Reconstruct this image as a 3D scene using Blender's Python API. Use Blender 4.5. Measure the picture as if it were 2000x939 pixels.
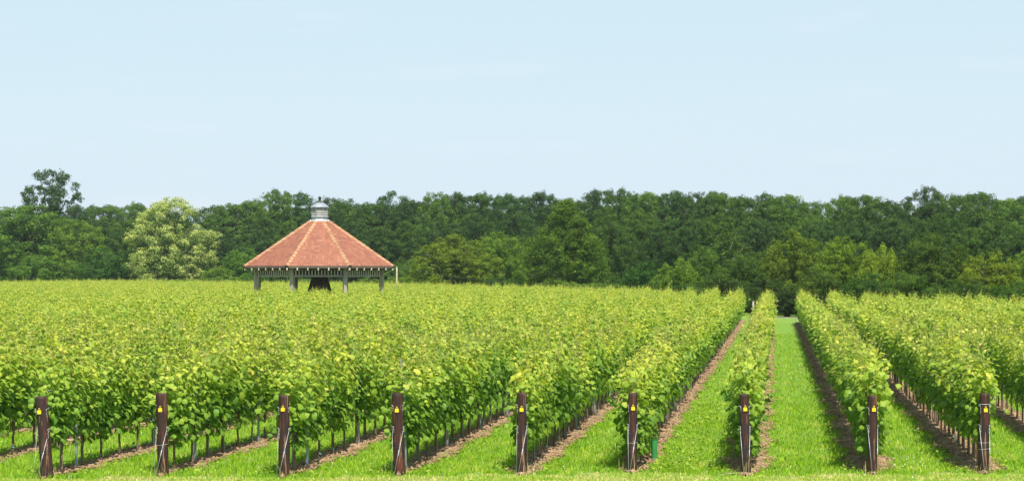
import bpy, math, random
import numpy as np
from mathutils import Vector, Matrix
R = math.radians
for o in list(bpy.data.objects): bpy.data.objects.remove(o)
scene = bpy.context.scene
COL = scene.collection

# ------------------------------------------------------------------ camera, sky, sun, exposure
CAMZ = 3.85; F = 4000.0; HOR = 529.0          # photo pixels: focal length and horizon row
cd = bpy.data.cameras.new('camera'); cam = bpy.data.objects.new('camera', cd); COL.objects.link(cam)
cd.sensor_width = 36; cd.lens = 36 * F / 2000; cd.clip_end = 6000; cd.clip_start = 0.5
cam.location = (0, 0, CAMZ)
cam.rotation_euler = (R(90) + math.atan((HOR - 469.5) / F), 0, 0)
scene.camera = cam
scene.render.resolution_x = 1024; scene.render.resolution_y = 480

SUN_EL = 60.0
SUN_DIR = Vector((0.27, -0.96, 0)).normalized()         # horizontal direction towards the sun
world = bpy.data.worlds.new('World'); scene.world = world; world.use_nodes = True
wn = world.node_tree.nodes; wl = world.node_tree.links
bg = wn['Background']
sky = wn.new('ShaderNodeTexSky'); sky.sky_type = 'NISHITA'; sky.sun_disc = False
sky.sun_elevation = R(SUN_EL)
sky.sun_rotation = math.atan2(SUN_DIR.x, SUN_DIR.y)
sky.air_density = 1.0; sky.dust_density = .8; sky.ozone_density = 2.0; sky.altitude = 0
# summer haze: the low sky is a pale whitish blue that clears towards the zenith
wtc = wn.new('ShaderNodeTexCoord'); sep = wn.new('ShaderNodeSeparateXYZ'); wl.new(wtc.outputs['Generated'], sep.inputs[0])
mr = wn.new('ShaderNodeMapRange'); wl.new(sep.outputs[2], mr.inputs[0]); mr.inputs[1].default_value = 0.0; mr.inputs[2].default_value = 0.75; mr.inputs[3].default_value = .92; mr.inputs[4].default_value = .15
hr = wn.new('ShaderNodeValToRGB'); wl.new(sep.outputs[2], hr.inputs[0]); e = hr.color_ramp.elements
e[0].position = 0.0; e[0].color = (5.25, 6.15, 7.1, 1); e[1].position = .14; e[1].color = (4.95, 6.3, 6.8, 1)
cn = wn.new('ShaderNodeTexNoise'); cmp_ = wn.new('ShaderNodeMapping'); cmp_.inputs['Scale'].default_value = (5, 5, 28); wl.new(wtc.outputs['Generated'], cmp_.inputs[0]); wl.new(cmp_.outputs[0], cn.inputs[0])
cn.inputs['Scale'].default_value = 1.6; cn.inputs['Detail'].default_value = 6; cn.inputs['Roughness'].default_value = .6
cr = wn.new('ShaderNodeValToRGB'); wl.new(cn.outputs[0], cr.inputs[0]); cr.color_ramp.elements[0].position = .56; cr.color_ramp.elements[1].position = .78; cr.color_ramp.elements[0].color = (0, 0, 0, 1); cr.color_ramp.elements[1].color = (.5, .5, .5, 1)
cm = wn.new('ShaderNodeMix'); cm.data_type = 'RGBA'; wl.new(cr.outputs[0], cm.inputs[0]); wl.new(hr.outputs[0], cm.inputs[6]); cm.inputs[7].default_value = (6.3, 6.7, 7.5, 1)
mx = wn.new('ShaderNodeMix'); mx.data_type = 'RGBA'; wl.new(mr.outputs[0], mx.inputs[0]); wl.new(sky.outputs[0], mx.inputs[6]); wl.new(cm.outputs[2], mx.inputs[7])
wl.new(mx.outputs[2], bg.inputs[0]); bg.inputs[1].default_value = 0.107
sd = bpy.data.lights.new('sun', 'SUN'); sd.energy = 5.0; sd.angle = R(0.55); sd.color = (1.0, 0.96, 0.88)
sun = bpy.data.objects.new('sun', sd); COL.objects.link(sun)
sv = Vector((SUN_DIR.x * math.cos(R(SUN_EL)), SUN_DIR.y * math.cos(R(SUN_EL)), math.sin(R(SUN_EL))))
sun.rotation_euler = sv.to_track_quat('Z', 'Y').to_euler()
sun.location = (20, -20, 40)
scene.view_settings.view_transform = 'Standard'; scene.view_settings.look = 'None'
scene.view_settings.exposure = 0.38; scene.view_settings.gamma = 1.0
scene.cycles.max_bounces = 6; scene.cycles.transparent_max_bounces = 8

# ------------------------------------------------------------------ helpers
def X_(px, d): return (px - 1000.0) / F * d
def Z_(py, d): return CAMZ - (py - HOR) / F * d

def meta(o, label=None, cat=None, group=None, kind=None):
    if label: o['label'] = label
    if cat: o['category'] = cat
    if group: o['group'] = group
    if kind: o['kind'] = kind
    return o

def link(name, data, parent=None, loc=None, mat=None):
    o = bpy.data.objects.new(name, data); COL.objects.link(o)
    if parent: o.parent = parent
    if loc is not None: o.location = loc
    return o

def empty(name, loc, rz=0.0):
    o = bpy.data.objects.new(name, None); COL.objects.link(o)
    o.empty_display_size = 0.2; o.location = loc; o.rotation_euler = (0, 0, rz)
    return o

def np_mesh(name, V, Fc, mat, attrs=None, smooth=False):
    """V (n,3); Fc (m,k) uniform faces"""
    me = bpy.data.meshes.new(name)
    V = np.asarray(V, np.float32); Fc = np.asarray(Fc, np.int32)
    m, k = Fc.shape
    me.vertices.add(len(V)); me.vertices.foreach_set('co', V.ravel())
    me.loops.add(m * k); me.loops.foreach_set('vertex_index', Fc.ravel())
    me.polygons.add(m); me.polygons.foreach_set('loop_start', np.arange(0, m * k, k, dtype=np.int32))
    me.polygons.foreach_set('loop_total', np.full(m, k, np.int32))
    if smooth: me.polygons.foreach_set('use_smooth', np.ones(m, bool))
    me.update(calc_edges=True)
    if attrs:
        for an, av in attrs.items():
            a = me.attributes.new(an, 'FLOAT', 'POINT'); a.data.foreach_set('value', np.asarray(av, np.float32))
    if mat: me.materials.append(mat)
    return me

class MB:
    """collects boxes, tubes and prisms; build() links them as one mesh object"""
    def __init__(s): s.v = []; s.f = []; s.sm = []
    def add(s, vs, fs, sm=False):
        n = len(s.v); s.v += [tuple(v) for v in vs]; s.f += [tuple(i + n for i in f) for f in fs]; s.sm += [sm] * len(fs)
        return s
    def box(s, c, d, M=None, taper=1.0):
        x, y, z = d[0] / 2, d[1] / 2, d[2] / 2
        vs = [Vector((sx * x * (taper if sz > 0 else 1), sy * y * (taper if sz > 0 else 1), sz * z)) for sz in (-1, 1) for sy in (-1, 1) for sx in (-1, 1)]
        if M is not None: vs = [M @ v for v in vs]
        vs = [v + Vector(c) for v in vs]
        return s.add(vs, [(0, 2, 3, 1), (4, 5, 7, 6), (0, 1, 5, 4), (2, 6, 7, 3), (0, 4, 6, 2), (1, 3, 7, 5)])
    def bar(s, a, b, w, h):
        a = Vector(a); b = Vector(b); d = b - a; L = d.length; d.normalize()
        up = Vector((0, 0, 1)) if abs(d.z) < 0.98 else Vector((0, 1, 0))
        sx = d.cross(up).normalized(); sz = sx.cross(d).normalized()
        M = Matrix((sx, d, sz)).transposed()
        return s.box((a + b) / 2, (w, L, h), M)
    def tube(s, pts, rad, n=8, cap=True, rng=None, rough=0.0):
        pts = [Vector(p) for p in pts]
        if not hasattr(rad, '__len__'): rad = [rad] * len(pts)
        vs = []; fs = []; px = None
        for i, p in enumerate(pts):
            d = (pts[min(i + 1, len(pts) - 1)] - pts[max(i - 1, 0)]).normalized()
            ref = Vector((1, 0, 0)) if px is None else px
            if abs(d.dot(ref)) > 0.95: ref = Vector((0, 1, 0))
            sx = (ref - d * ref.dot(d)).normalized(); px = sx; sy = d.cross(sx)
            for k in range(n):
                a = 2 * math.pi * k / n
                r = rad[i] * (1 + (rng.uniform(-rough, rough) if rng else 0))
                vs.append(p + sx * math.cos(a) * r + sy * math.sin(a) * r)
        for i in range(len(pts) - 1):
            for k in range(n):
                fs.append((i * n + k, i * n + (k + 1) % n, (i + 1) * n + (k + 1) % n, (i + 1) * n + k))
        s.add(vs, fs, True)
        if cap:
            m = len(s.v)
            s.f.append(tuple(m - n + k for k in range(n))); s.sm.append(False)
            s.f.append(tuple(m - len(vs) + n - 1 - k for k in range(n))); s.sm.append(False)
        return s
    def mesh(s, name, mat):
        me = bpy.data.meshes.new(name); me.from_pydata(s.v, [], s.f); me.update()
        me.polygons.foreach_set('use_smooth', s.sm)
        if mat: me.materials.append(mat)
        return me
    def build(s, name, mat, parent=None, loc=None): return link(name, s.mesh(name, mat), parent, loc)

def unit(a): return a / (np.linalg.norm(a, axis=1, keepdims=True) + 1e-9)

def leaf_geo(rng, P, N, S, tmpl, tf, asp=1.0):
    """place template verts (x,y in leaf plane, z along normal) at P with normal N and size S"""
    n = len(P); N = unit(N)
    ref = rng.normal(size=(n, 3)); ref[:, 2] -= 0.4
    T = unit(ref - N * np.sum(ref * N, 1, keepdims=True)); B = np.cross(N, T)
    k = len(tmpl)
    V = (P[:, None, :] + S[:, None, None] * (T[:, None, :] * tmpl[None, :, 0, None] + B[:, None, :] * tmpl[None, :, 1, None] * asp + N[:, None, :] * tmpl[None, :, 2, None]))
    Fc = (tf[None] + (np.arange(n) * k)[:, None, None]).reshape(-1, tf.shape[1])
    return V.reshape(-1, 3), Fc, k

# ------------------------------------------------------------------ node helpers / materials
class NT:
    def __init__(s, name):
        s.m = bpy.data.materials.new(name); s.m.use_nodes = True; s.t = s.m.node_tree
        s.n = s.t.nodes; s.l = s.t.links; s.b = s.n['Principled BSDF']; s.out = s.n['Material Output']
    def new(s, t, **kw):
        x = s.n.new(t)
        for k, v in kw.items(): setattr(x, k, v)
        return x
    def lk(s, a, b): s.l.new(a, b)
    def coord(s, scale=(1, 1, 1), kind='Object', rot=(0, 0, 0)):
        tc = s.new('ShaderNodeTexCoord'); mp = s.new('ShaderNodeMapping')
        mp.inputs['Scale'].default_value = scale; mp.inputs['Rotation'].default_value = rot
        s.lk(tc.outputs[kind], mp.inputs[0]); return mp.outputs[0]
    def noise(s, vec, sc, det=4, rough=.6):
        x = s.new('ShaderNodeTexNoise'); x.inputs['Scale'].default_value = sc; x.inputs['Detail'].default_value = det
        x.inputs['Roughness'].default_value = rough
        if vec is not None: s.lk(vec, x.inputs['Vector'])
        return x.outputs['Fac']
    def ramp(s, fac, stops, interp='LINEAR'):
        x = s.new('ShaderNodeValToRGB'); e = x.color_ramp.elements; x.color_ramp.interpolation = interp
        while len(e) < len(stops): e.new(0.5)
        for el, (p, c) in zip(e, stops): el.position = p; el.color = (*c, 1) if len(c) == 3 else c
        s.lk(fac, x.inputs[0]); return x.outputs[0]
    def mix(s, fac, a, b, mode='MIX'):
        x = s.new('ShaderNodeMix', data_type='RGBA', blend_type=mode)
        for sock, v in ((x.inputs[0], fac), (x.inputs[6], a), (x.inputs[7], b)):
            if hasattr(v, 'links'): s.lk(v, sock)
            elif hasattr(v, '__len__'): sock.default_value = (*v, 1)
            else: sock.default_value = v
        return x.outputs[2]
    def math(s, op, a, b=0.0):
        x = s.new('ShaderNodeMath', operation=op)
        for sock, v in ((x.inputs[0], a), (x.inputs[1], b)):
            if hasattr(v, 'links'): s.lk(v, sock)
            else: sock.default_value = v
        return x.outputs[0]
    def bump(s, h, st=.5, dist=.02):
        x = s.new('ShaderNodeBump'); x.inputs['Strength'].default_value = st; x.inputs['Distance'].default_value = dist
        s.lk(h, x.inputs['Height']); s.lk(x.outputs[0], s.b.inputs['Normal'])
    def attr(s, name):
        x = s.new('ShaderNodeAttribute'); x.attribute_name = name; return x.outputs['Fac']

def leafy(name, colf, rough=.5, transl=.35, tcol=(1.15, 1.1, .5), spec=.4):
    """thin leaf: principled + translucent, colour from colf(t)"""
    t = NT(name); c = colf(t)
    t.lk(c, t.b.inputs['Base Color']); t.b.inputs['Roughness'].default_value = rough
    t.b.inputs['Specular IOR Level'].default_value = spec
    tr = t.new('ShaderNodeBsdfTranslucent'); tc = t.mix(1.0, c, tcol, 'MULTIPLY'); t.lk(tc, tr.inputs[0])
    ms = t.new('ShaderNodeMixShader'); ms.inputs[0].default_value = transl
    t.lk(t.b.outputs[0], ms.inputs[1]); t.lk(tr.outputs[0], ms.inputs[2]); t.lk(ms.outputs[0], t.out.inputs[0])
    return t.m

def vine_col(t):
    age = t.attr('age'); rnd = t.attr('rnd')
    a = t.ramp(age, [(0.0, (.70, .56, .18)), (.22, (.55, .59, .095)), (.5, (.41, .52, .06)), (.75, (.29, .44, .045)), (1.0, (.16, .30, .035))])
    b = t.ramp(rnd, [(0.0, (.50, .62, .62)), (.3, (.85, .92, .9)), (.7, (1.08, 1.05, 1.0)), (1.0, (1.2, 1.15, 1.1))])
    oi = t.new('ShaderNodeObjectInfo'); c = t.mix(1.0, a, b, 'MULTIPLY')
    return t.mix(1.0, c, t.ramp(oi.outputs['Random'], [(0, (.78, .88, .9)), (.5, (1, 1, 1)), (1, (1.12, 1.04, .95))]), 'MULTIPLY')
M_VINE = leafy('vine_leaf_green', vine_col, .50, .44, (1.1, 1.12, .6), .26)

def crown_col(t):
    oi = t.new('ShaderNodeObjectInfo'); rnd = t.attr('rnd'); age = t.attr('age')
    b = t.ramp(rnd, [(0.0, (.55, .62, .6)), (.5, (1, 1, 1)), (1.0, (1.55, 1.45, 1.2))])
    c = t.mix(1.0, oi.outputs['Color'], b, 'MULTIPLY')
    y = t.mix(1.0, c, (1.5, 1.35, .9), 'MULTIPLY')
    return t.mix(age, c, y)
M_CROWN = leafy('tree_leaf', crown_col, .7, .30, (1.2, 1.25, .45), .08)
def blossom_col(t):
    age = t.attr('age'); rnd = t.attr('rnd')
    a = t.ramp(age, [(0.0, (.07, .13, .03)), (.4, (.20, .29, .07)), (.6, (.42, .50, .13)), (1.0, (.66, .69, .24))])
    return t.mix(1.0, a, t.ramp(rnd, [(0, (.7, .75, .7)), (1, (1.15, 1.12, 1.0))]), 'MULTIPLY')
M_BLOSSOM = leafy('chestnut_blossom', blossom_col, .6, .3, (1.1, 1.1, .6), .2)

def grass_col(t):
    age = t.attr('age'); rnd = t.attr('rnd')
    a = t.ramp(age, [(0.0, (.19, .38, .018)), (.45, (.36, .54, .030)), (.75, (.58, .62, .11)), (1.0, (.80, .66, .33))])
    return t.mix(1.0, a, t.ramp(rnd, [(0, (.72, .76, .7)), (1, (1.2, 1.18, 1.1))]), 'MULTIPLY')
M_GRASS = leafy('grass_blade', grass_col, .6, .4, (1.1, 1.2, .5), .15)

def simple(name, col, rough=.6, metal=0., col2=None, sc=6, bump=0, kind='Object', vec=(1, 1, 1)):
    t = NT(name); v = t.coord(vec, kind); n = t.noise(v, sc)
    c2 = col2 or tuple(x * .6 for x in col)
    t.lk(t.ramp(n, [(.3, c2), (.7, col)]), t.b.inputs['Base Color'])
    t.b.inputs['Roughness'].default_value = rough; t.b.inputs['Metallic'].default_value = metal
    if bump: t.bump(t.noise(v, sc * 3), bump, .02)
    return t.m

M_BARK = simple('vine_bark', (.32, .21, .13), .9, 0, (.08, .055, .04), 9, .8, vec=(3, 3, .6))
M_OAKBARK = simple('tree_bark', (.16, .13, .10), .9, 0, (.06, .05, .04), 3, .8, vec=(2, 2, .5))
M_BIRCH = simple('birch_bark', (.55, .54, .48), .7, 0, (.22, .21, .19), 3, .3)
M_STEM = simple('green_stem', (.38, .30, .10), .6, 0, (.24, .30, .07), 5)
M_GALV = simple('galvanised_steel', (.42, .50, .53), .5, .55, (.26, .32, .34), 8)
M_WIRE = simple('bright_wire', (.62, .64, .64), .4, .4, (.40, .42, .42), 10)
M_DWIRE = simple('dark_wire', (.10, .10, .11), .5, .4, (.05, .05, .05), 10)
M_TAG = simple('yellow_plastic', (.95, .68, .02), .4, 0, (.85, .58, .02), 20)
M_TUBE = simple('green_plastic', (.05, .32, .08), .45, 0, (.04, .24, .06), 6)
M_TIE = simple('teal_tie', (.05, .35, .28), .5)
M_PALE = simple('pale_pole_wood', (.50, .42, .27), .8, 0, (.34, .28, .18), 3)
M_GREYW = None

def wood(name, cols, scale=(6, 6, .5), rough=.8, bumpk=.5):
    t = NT(name); v = t.coord(scale); n = t.noise(v, 3.0, 8, .65)
    n2 = t.noise(t.coord((.6, .6, .6)), 1.3, 3)
    c = t.ramp(n, cols)
    c = t.mix(1.0, c, t.ramp(n2, [(.3, (.75, .75, .78)), (.7, (1.2, 1.18, 1.12))]), 'MULTIPLY')
    t.lk(c, t.b.inputs['Base Color']); t.b.inputs['Roughness'].default_value = rough; t.bump(n, bumpk, .02)
    return t.m
M_GREYW = wood('weathered_oak', [(.25, (.22, .185, .155)), (.55, (.40, .34, .29)), (.8, (.56, .49, .43))])
M_TIPW = wood('pale_rafter_oak', [(.25, (.45, .40, .34)), (.75, (.72, .66, .58))])
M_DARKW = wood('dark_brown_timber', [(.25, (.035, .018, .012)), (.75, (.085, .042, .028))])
M_BEAMW = wood('brown_oak_beam', [(.25, (.09, .06, .045)), (.75, (.20, .14, .10))])

# red-brown stained end posts with pale splits
def post_mat():
    t = NT('redbrown_stained_post')
    v = t.coord((9, 9, .9)); n = t.noise(v, 2.2, 8, .7); n2 = t.noise(t.coord((3, 3, 1.2)), 1.6, 4)
    oi = t.new('ShaderNodeObjectInfo')
    off = t.new('ShaderNodeCombineXYZ'); t.lk(t.math('MULTIPLY', oi.outputs['Random'], 40.0), off.inputs[0])
    for nd in [x for x in t.n if x.type == 'MAPPING']: t.lk(off.outputs[0], nd.inputs['Location'])
    c = t.ramp(n, [(.36, (.010, .006, .006)), (.52, (.050, .015, .011)), (.68, (.19, .040, .022))])
    c = t.mix(t.ramp(n2, [(.45, (0, 0, 0)), (.65, (1, 1, 1))]), c, (.030, .012, .012))
    sp = t.ramp(t.noise(t.coord((14, 14, .7)), 2.0, 3), [(.62, (0, 0, 0)), (.68, (1, 1, 1))])
    c = t.mix(t.math('MULTIPLY', sp, .75), c, (.42, .22, .12))
    t.lk(c, t.b.inputs['Base Color']); t.b.inputs['Roughness'].default_value = .62; t.bump(n, .6, .015)
    return t.m
M_POST = post_mat()

def soil_mat():
    t = NT('dry_soil'); v = t.coord((1, 1, 1)); n = t.noise(v, 5, 8, .7); n2 = t.noise(v, .8, 3)
    c = t.ramp(n, [(.3, (.17, .105, .058)), (.55, (.38, .25, .14)), (.8, (.62, .44, .27))])
    c = t.mix(1.0, c, t.ramp(n2, [(.35, (.8, .8, .82)), (.7, (1.15, 1.1, 1.05))]), 'MULTIPLY')
    t.lk(c, t.b.inputs['Base Color']); t.b.inputs['Roughness'].default_value = .95; t.bump(n, .9, .05)
    return t.m
M_SOIL = soil_mat()
def turf_mat():
    t = NT('turf'); v = t.coord((1, 1, 1)); n = t.noise(v, 22, 6, .7); n2 = t.noise(v, .5, 5)
    c = t.ramp(n, [(.3, (.09, .19, .012)), (.6, (.20, .36, .025)), (.85, (.34, .48, .05))])
    c = t.mix(t.ramp(n2, [(.50, (0, 0, 0)), (.75, (.6, .6, .6))]), c, (.24, .34, .06))
    t.lk(c, t.b.inputs['Base Color']); t.b.inputs['Roughness'].default_value = .9; t.bump(n, .8, .05)
    return t.m
M_TURF = turf_mat()

# ------------------------------------------------------------------ layout of the vine rows
U = Vector((516.0 / F, 1.0, 0)).normalized()               # direction of the rows
ROWANG = math.atan2(U.y, U.x)
post_px = [(94, 932, 81.5, 774), (320, 927, 316, 767), (556, 930, 555, 771), (781, 926, 776, 767), (1019.5, 924, 1019, 766),
           (1234, 920, 1236, 767), (1456, 926, 1453, 769), (1703, 923, 1703, 772), (1919, 922, 1922, 768)]
def row_base(i):
    if 0 <= i < 9: px, py = post_px[i][0], post_px[i][1]
    elif i < 0: px, py = 94 + 228.0 * i, 927
    else: px, py = 1919 + 228.0 * (i - 8), 923
    d = CAMZ * F / (py - HOR); return Vector((X_(px, d), d, 0))
def far_depth(px):
    return float(np.interp(px, [-400, 200, 900, 1300, 1500, 1800, 2000, 2400], [380, 345, 244, 183, 155, 137, 124, 105]))
GZ = Vector((-16.15, 172.0, 0))                             # pavilion centre
ROWS = list(range(-46, 20))
FIRST, STEP = 0.72, 1.17

# ------------------------------------------------------------------ ground
me = np_mesh('ground', [(-1800, -60, 0), (1800, -60, 0), (1800, 3000, 0), (-1800, 3000, 0)], [(0, 1, 2, 3)], M_TURF)
meta(link('ground', me), kind='structure')

rng = np.random.default_rng(5)
def noise1(x, y, seed=0):
    return (np.sin(x * 1.7 + seed) * np.cos(y * 2.3 + seed * 2) + .6 * np.sin(x * 4.1 + y * 3.3 + seed) + .4 * np.sin(x * 9.7 - y * 7.1 + seed * 3)) / 2
def soil_halfwidth(s, seed): return np.where(np.asarray(seed) < 40, .86, 1.12) * (.36 + .09 * np.sin(s * 1.3 + seed) + .06 * np.sin(s * 3.9 + seed * 2) + .03 * np.sin(s * 11 + seed))
soil_rows = [i for i in ROWS if -4 <= i <= 12]
for i in soil_rows:
    b = row_base(i); L = 40 if i < 3 else 130
    e = b + U * L
    while far_depth(1000 + F * e.x / e.y) < e.y: L -= 2; e = b + U * L
    s = np.arange(-.35, L, .12 if i in range(-1, 10) else .4); t = np.linspace(-1, 1, 11)
    Sg, Tg = np.meshgrid(s, t, indexing='ij')
    hw = soil_halfwidth(Sg, i * 7.0) * np.clip((Sg + .4) * (.45 if i < 4 else 1.2), .05, 1)
    W = np.array([U.y, -U.x])
    Xg = b.x + U.x * Sg + W[0] * Tg * hw; Yg = b.y + U.y * Sg + W[1] * Tg * hw
    Zg = .012 + (1 - Tg ** 2) * (.045 + .03 * noise1(Xg * 3, Yg * 3, i)) + rng.normal(0, .008, Xg.shape) * (1 - Tg ** 2)
    ns, nt = Sg.shape; V = np.stack([Xg, Yg, Zg], -1).reshape(-1, 3)
    I = np.arange(ns * nt).reshape(ns, nt)
    Fc = np.stack([I[:-1, :-1], I[1:, :-1], I[1:, 1:], I[:-1, 1:]], -1).reshape(-1, 4)
    meta(link('soil_strip', np_mesh('soil_strip', V, Fc[:, ::-1], M_SOIL, smooth=True)), kind='structure')

# clods of earth on the strips
oct_v = np.array([(1, 0, 0), (0, 1, 0), (-1, 0, 0), (0, -1, 0), (0, 0, 1), (0, 0, -.6)], float)
oct_f = np.array([(0, 1, 4), (1, 2, 4), (2, 3, 4), (3, 0, 4), (1, 0, 5), (2, 1, 5), (3, 2, 5), (0, 3, 5)])
Ps = []; Ss = []
for i in soil_rows:
    b = row_base(i); near = 26 if i < 3 else 34; n = int(near * 95)
    s = rng.uniform(.0, near, n) if i > 3 else rng.uniform(0, 1, n) ** .85 * near; t = rng.uniform(-1, 1, n) * soil_halfwidth(s, i * 7.0) * 1.05 * np.clip((s + .4) * (.45 if i < 4 else 1.2), .05, 1)
    Ps.append(np.stack([b.x + U.x * s + U.y * t, b.y + U.y * s - U.x * t, .03 + .03 * (1 - np.abs(t) * 2)], -1)); Ss.append(rng.uniform(.012, .065, n))
    if i >= 4:
        n = 2200; s = rng.uniform(near, 115, n); t = rng.uniform(-1, 1, n) * .46
        P = np.stack([b.x + U.x * s + U.y * t, b.y + U.y * s - U.x * t, np.full(n, .05)], -1)
        k = P[:, 1] < np.array([far_depth(1000 + F * p[0] / p[1]) for p in P]); Ps.append(P[k]); Ss.append(rng.uniform(.03, .08, k.sum()))
P = np.concatenate(Ps); S = np.concatenate(Ss); n = len(P)
T = oct_v[None] * rng.uniform(.5, 1.3, (n, 6, 1)) + rng.normal(0, .12, (n, 6, 3)); a = rng.uniform(0, 6.28, n)
c, s_ = np.cos(a)[:, None], np.sin(a)[:, None]
V = np.stack([T[..., 0] * c - T[..., 1] * s_, T[..., 0] * s_ + T[..., 1] * c, T[..., 2] * .7], -1) * S[:, None, None] + P[:, None]
Fc = (oct_f[None] + (np.arange(n) * 6)[:, None, None]).reshape(-1, 3)
meta(link('soil_clods', np_mesh('soil_clods', V.reshape(-1, 3), Fc, M_SOIL)), 'loose brown clods of earth under the vine rows', 'soil', kind='stuff')

# grass blades
def row_offset(x, y):
    """signed distance across the rows to the nearest row axis, plus along-row distance"""
    bs = np.array([[row_base(i).x, row_base(i).y] for i in ROWS]); W = np.array([U.y, -U.x])
    c = bs @ W; q = x * W[0] + y * W[1]
    j = np.argmin(np.abs(q[:, None] - c[None]), 1)
    al = (x - bs[j, 0]) * U.x + (y - bs[j, 1]) * U.y
    return q - c[j], al, j
def blades(P, H, Wd, age, lean=.5, seed=1):
    rg = np.random.default_rng(seed); n = len(P); a = rg.uniform(0, 6.28, n); la = rg.uniform(0, 6.28, n)
    sx = np.stack([np.cos(a), np.sin(a), 0 * a], -1) * Wd[:, None] / 2
    l = np.stack([np.cos(la), np.sin(la), 0 * la], -1) * (H * rg.uniform(.1, lean, n))[:, None]
    up = np.zeros((n, 3)); up[:, 2] = H
    V = np.stack([P - sx, P + sx, P + sx * .7 + l * .35 + up * .6, P - sx * .7 + l * .35 + up * .6, P + l + up * .95], 1).reshape(-1, 3)
    base = (np.arange(n) * 5)[:, None, None]
    Fc = (np.array([[0, 1, 2], [0, 2, 3], [3, 2, 4]])[None] + base).reshape(-1, 3)
    return V, Fc, np.repeat(age, 5), np.repeat(rg.uniform(0, 1, n), 5)
def grass_points(n, d0, d1, pxa, pxb, power=1.0):
    d = d0 + (d1 - d0) * rng.uniform(0, 1, n) ** power; px = rng.uniform(pxa, pxb, n)
    return (px - 1000) / F * d, d
xs, ys = grass_points(150000, 36.6, 60, -150, 2150, 1.5)
xs2, ys2 = grass_points(60000, 50, 125, 1150, 2000, 1.1)
x = np.concatenate([xs, xs2]); y = np.concatenate([ys, ys2])
off, al, j = row_offset(x, y)
hwv = soil_halfwidth(al, (np.array(ROWS)[j]) * 7.0) * np.clip((al + .4) * np.where(np.array(ROWS)[j] < 4, .45, 1.2), .05, 1)
keep = (np.abs(off) > hwv * rng.uniform(.45, 1.15, len(x))) | (al < -.3) | (rng.uniform(0, 1, len(x)) < .06 + .22 * (noise1(x * 1.1, y * .6, 9) > .35))
x, y, off, al = x[keep], y[keep], off[keep], al[keep]; n = len(x)
H = rng.uniform(.045, .105, n) * np.where(al < -.25, .5, 1.0) * (1 + .25 * noise1(x * .8, y * .8)); Wd = rng.uniform(.012, .022, n) * np.where(y > 60, 1.6, 1)
wheel = np.exp(-((np.abs(off) - .85) / .14) ** 2) * .30 * (.6 + .6 * noise1(x * 2, y * 1.1, 8))
age = np.clip(.30 + .22 * noise1(x * .9, y * .5, 2) + rng.normal(0, .12, n) + np.where(al < -.25, .46 + .28 * noise1(x * .7, y * 2, 4), 0) + wheel, 0, 1)
age = np.where(rng.uniform(0, 1, n) < .03, .95, age)
V, Fc, A1, A2 = blades(np.stack([x, y, np.full(n, .0)], -1), H, Wd, age, 1.0)
meta(link('grass', np_mesh('grass', V, Fc, M_GRASS, {'age': A1, 'rnd': A2})), 'bright green grass in the lanes between the vine rows', 'grass', kind='stuff')
# tall dry grass tufts at the foot of the posts
xt = []; 
for i in range(9):
    b = row_base(i); k = 30 if i in (0, 1, 7) else 12
    xt.append(np.stack([b.x + rng.normal(0, .13, k), b.y - .05 + rng.normal(0, .12, k), np.zeros(k)], -1))
P = np.concatenate(xt); n = len(P)
V, Fc, A1, A2 = blades(P, rng.uniform(.12, .30, n), np.full(n, .009), np.full(n, .97), .4, 3)
meta(link('dry_grass', np_mesh('dry_grass', V, Fc, M_GRASS, {'age': A1, 'rnd': A2})), 'straw coloured tufts of grass at the feet of the end posts', 'dry grass', kind='stuff')

# broad leaf templates
def vine_leaf_template():
    ang = [-90, -58, -38, -5, 18, 55, 90, 125, 162, 185, 218, 238]
    rad = [.30, .50, .40, .56, .42, .50, .62, .50, .42, .56, .40, .50]
    v = [(0, -.05, .07)] + [(r * math.cos(R(a)), r * math.sin(R(a)), -.10 * (r / .5) ** 2 + .05 * math.sin(R(a * 3))) for a, r in zip(ang, rad)]
    f = [(0, k + 1, (k + 1) % 12 + 1) for k in range(12)]
    v = np.array(v); v = np.stack([-v[:, 1], v[:, 0], v[:, 2]], -1)
    return v, np.array(f)
LV, LF = vine_leaf_template()
FV = np.array([(0, 0, .06), (-.42, -.1, 0), (-.12, -.5, -.08), (.42, -.28, 0), (.45, .28, 0), (-.12, .5, -.08)]); FF = np.array([(0, 1, 2), (0, 2, 3), (0, 3, 4), (0, 4, 5), (0, 5, 1)])
QV = np.array([(-.5, 0, -.05), (0, -.32, .05), (.5, 0, -.08), (0, .32, .05)]); QF = np.array([(0, 1, 2), (0, 2, 3)])

# weeds: flat leaves beside the soil, trimmed leaves, clover heads
n = 5200; ri = rng.choice([-1, 0, 1, 2, 3, 4, 5, 5, 5, 5, 6, 7, 8], n)
s = rng.uniform(0, 1, n) ** 1.6 * 45; t = np.where(ri == 5, rng.uniform(.35, 1.25, n), rng.choice([-1, 1], n) * rng.uniform(.3, .62, n))
bs = np.array([[row_base(i).x, row_base(i).y] for i in range(-1, 9)])[ri + 1]
P = np.stack([bs[:, 0] + U.x * s + U.y * t, bs[:, 1] + U.y * s - U.x * t, rng.uniform(.05, .11, n)], -1)
Nn = rng.normal(0, .45, (n, 3)); Nn[:, 2] += 1
V, Fc, k = leaf_geo(rng, P, Nn, rng.uniform(.03, .085, n), FV, FF)
meta(link('weeds', np_mesh('weeds', V, Fc, M_VINE, {'age': np.repeat(rng.uniform(.35, .85, n), k), 'rnd': np.repeat(rng.uniform(0, 1, n), k)})),
     'pale green weeds and trimmed leaves along the edges of the soil strips', 'weeds', kind='stuff')
M_FLOWER = simple('white_petals', (.85, .85, .8), .7, 0, (.7, .7, .62), 5)
n = 260; d = rng.uniform(36.9, 46, n); px = rng.uniform(0, 2000, n)
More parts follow.
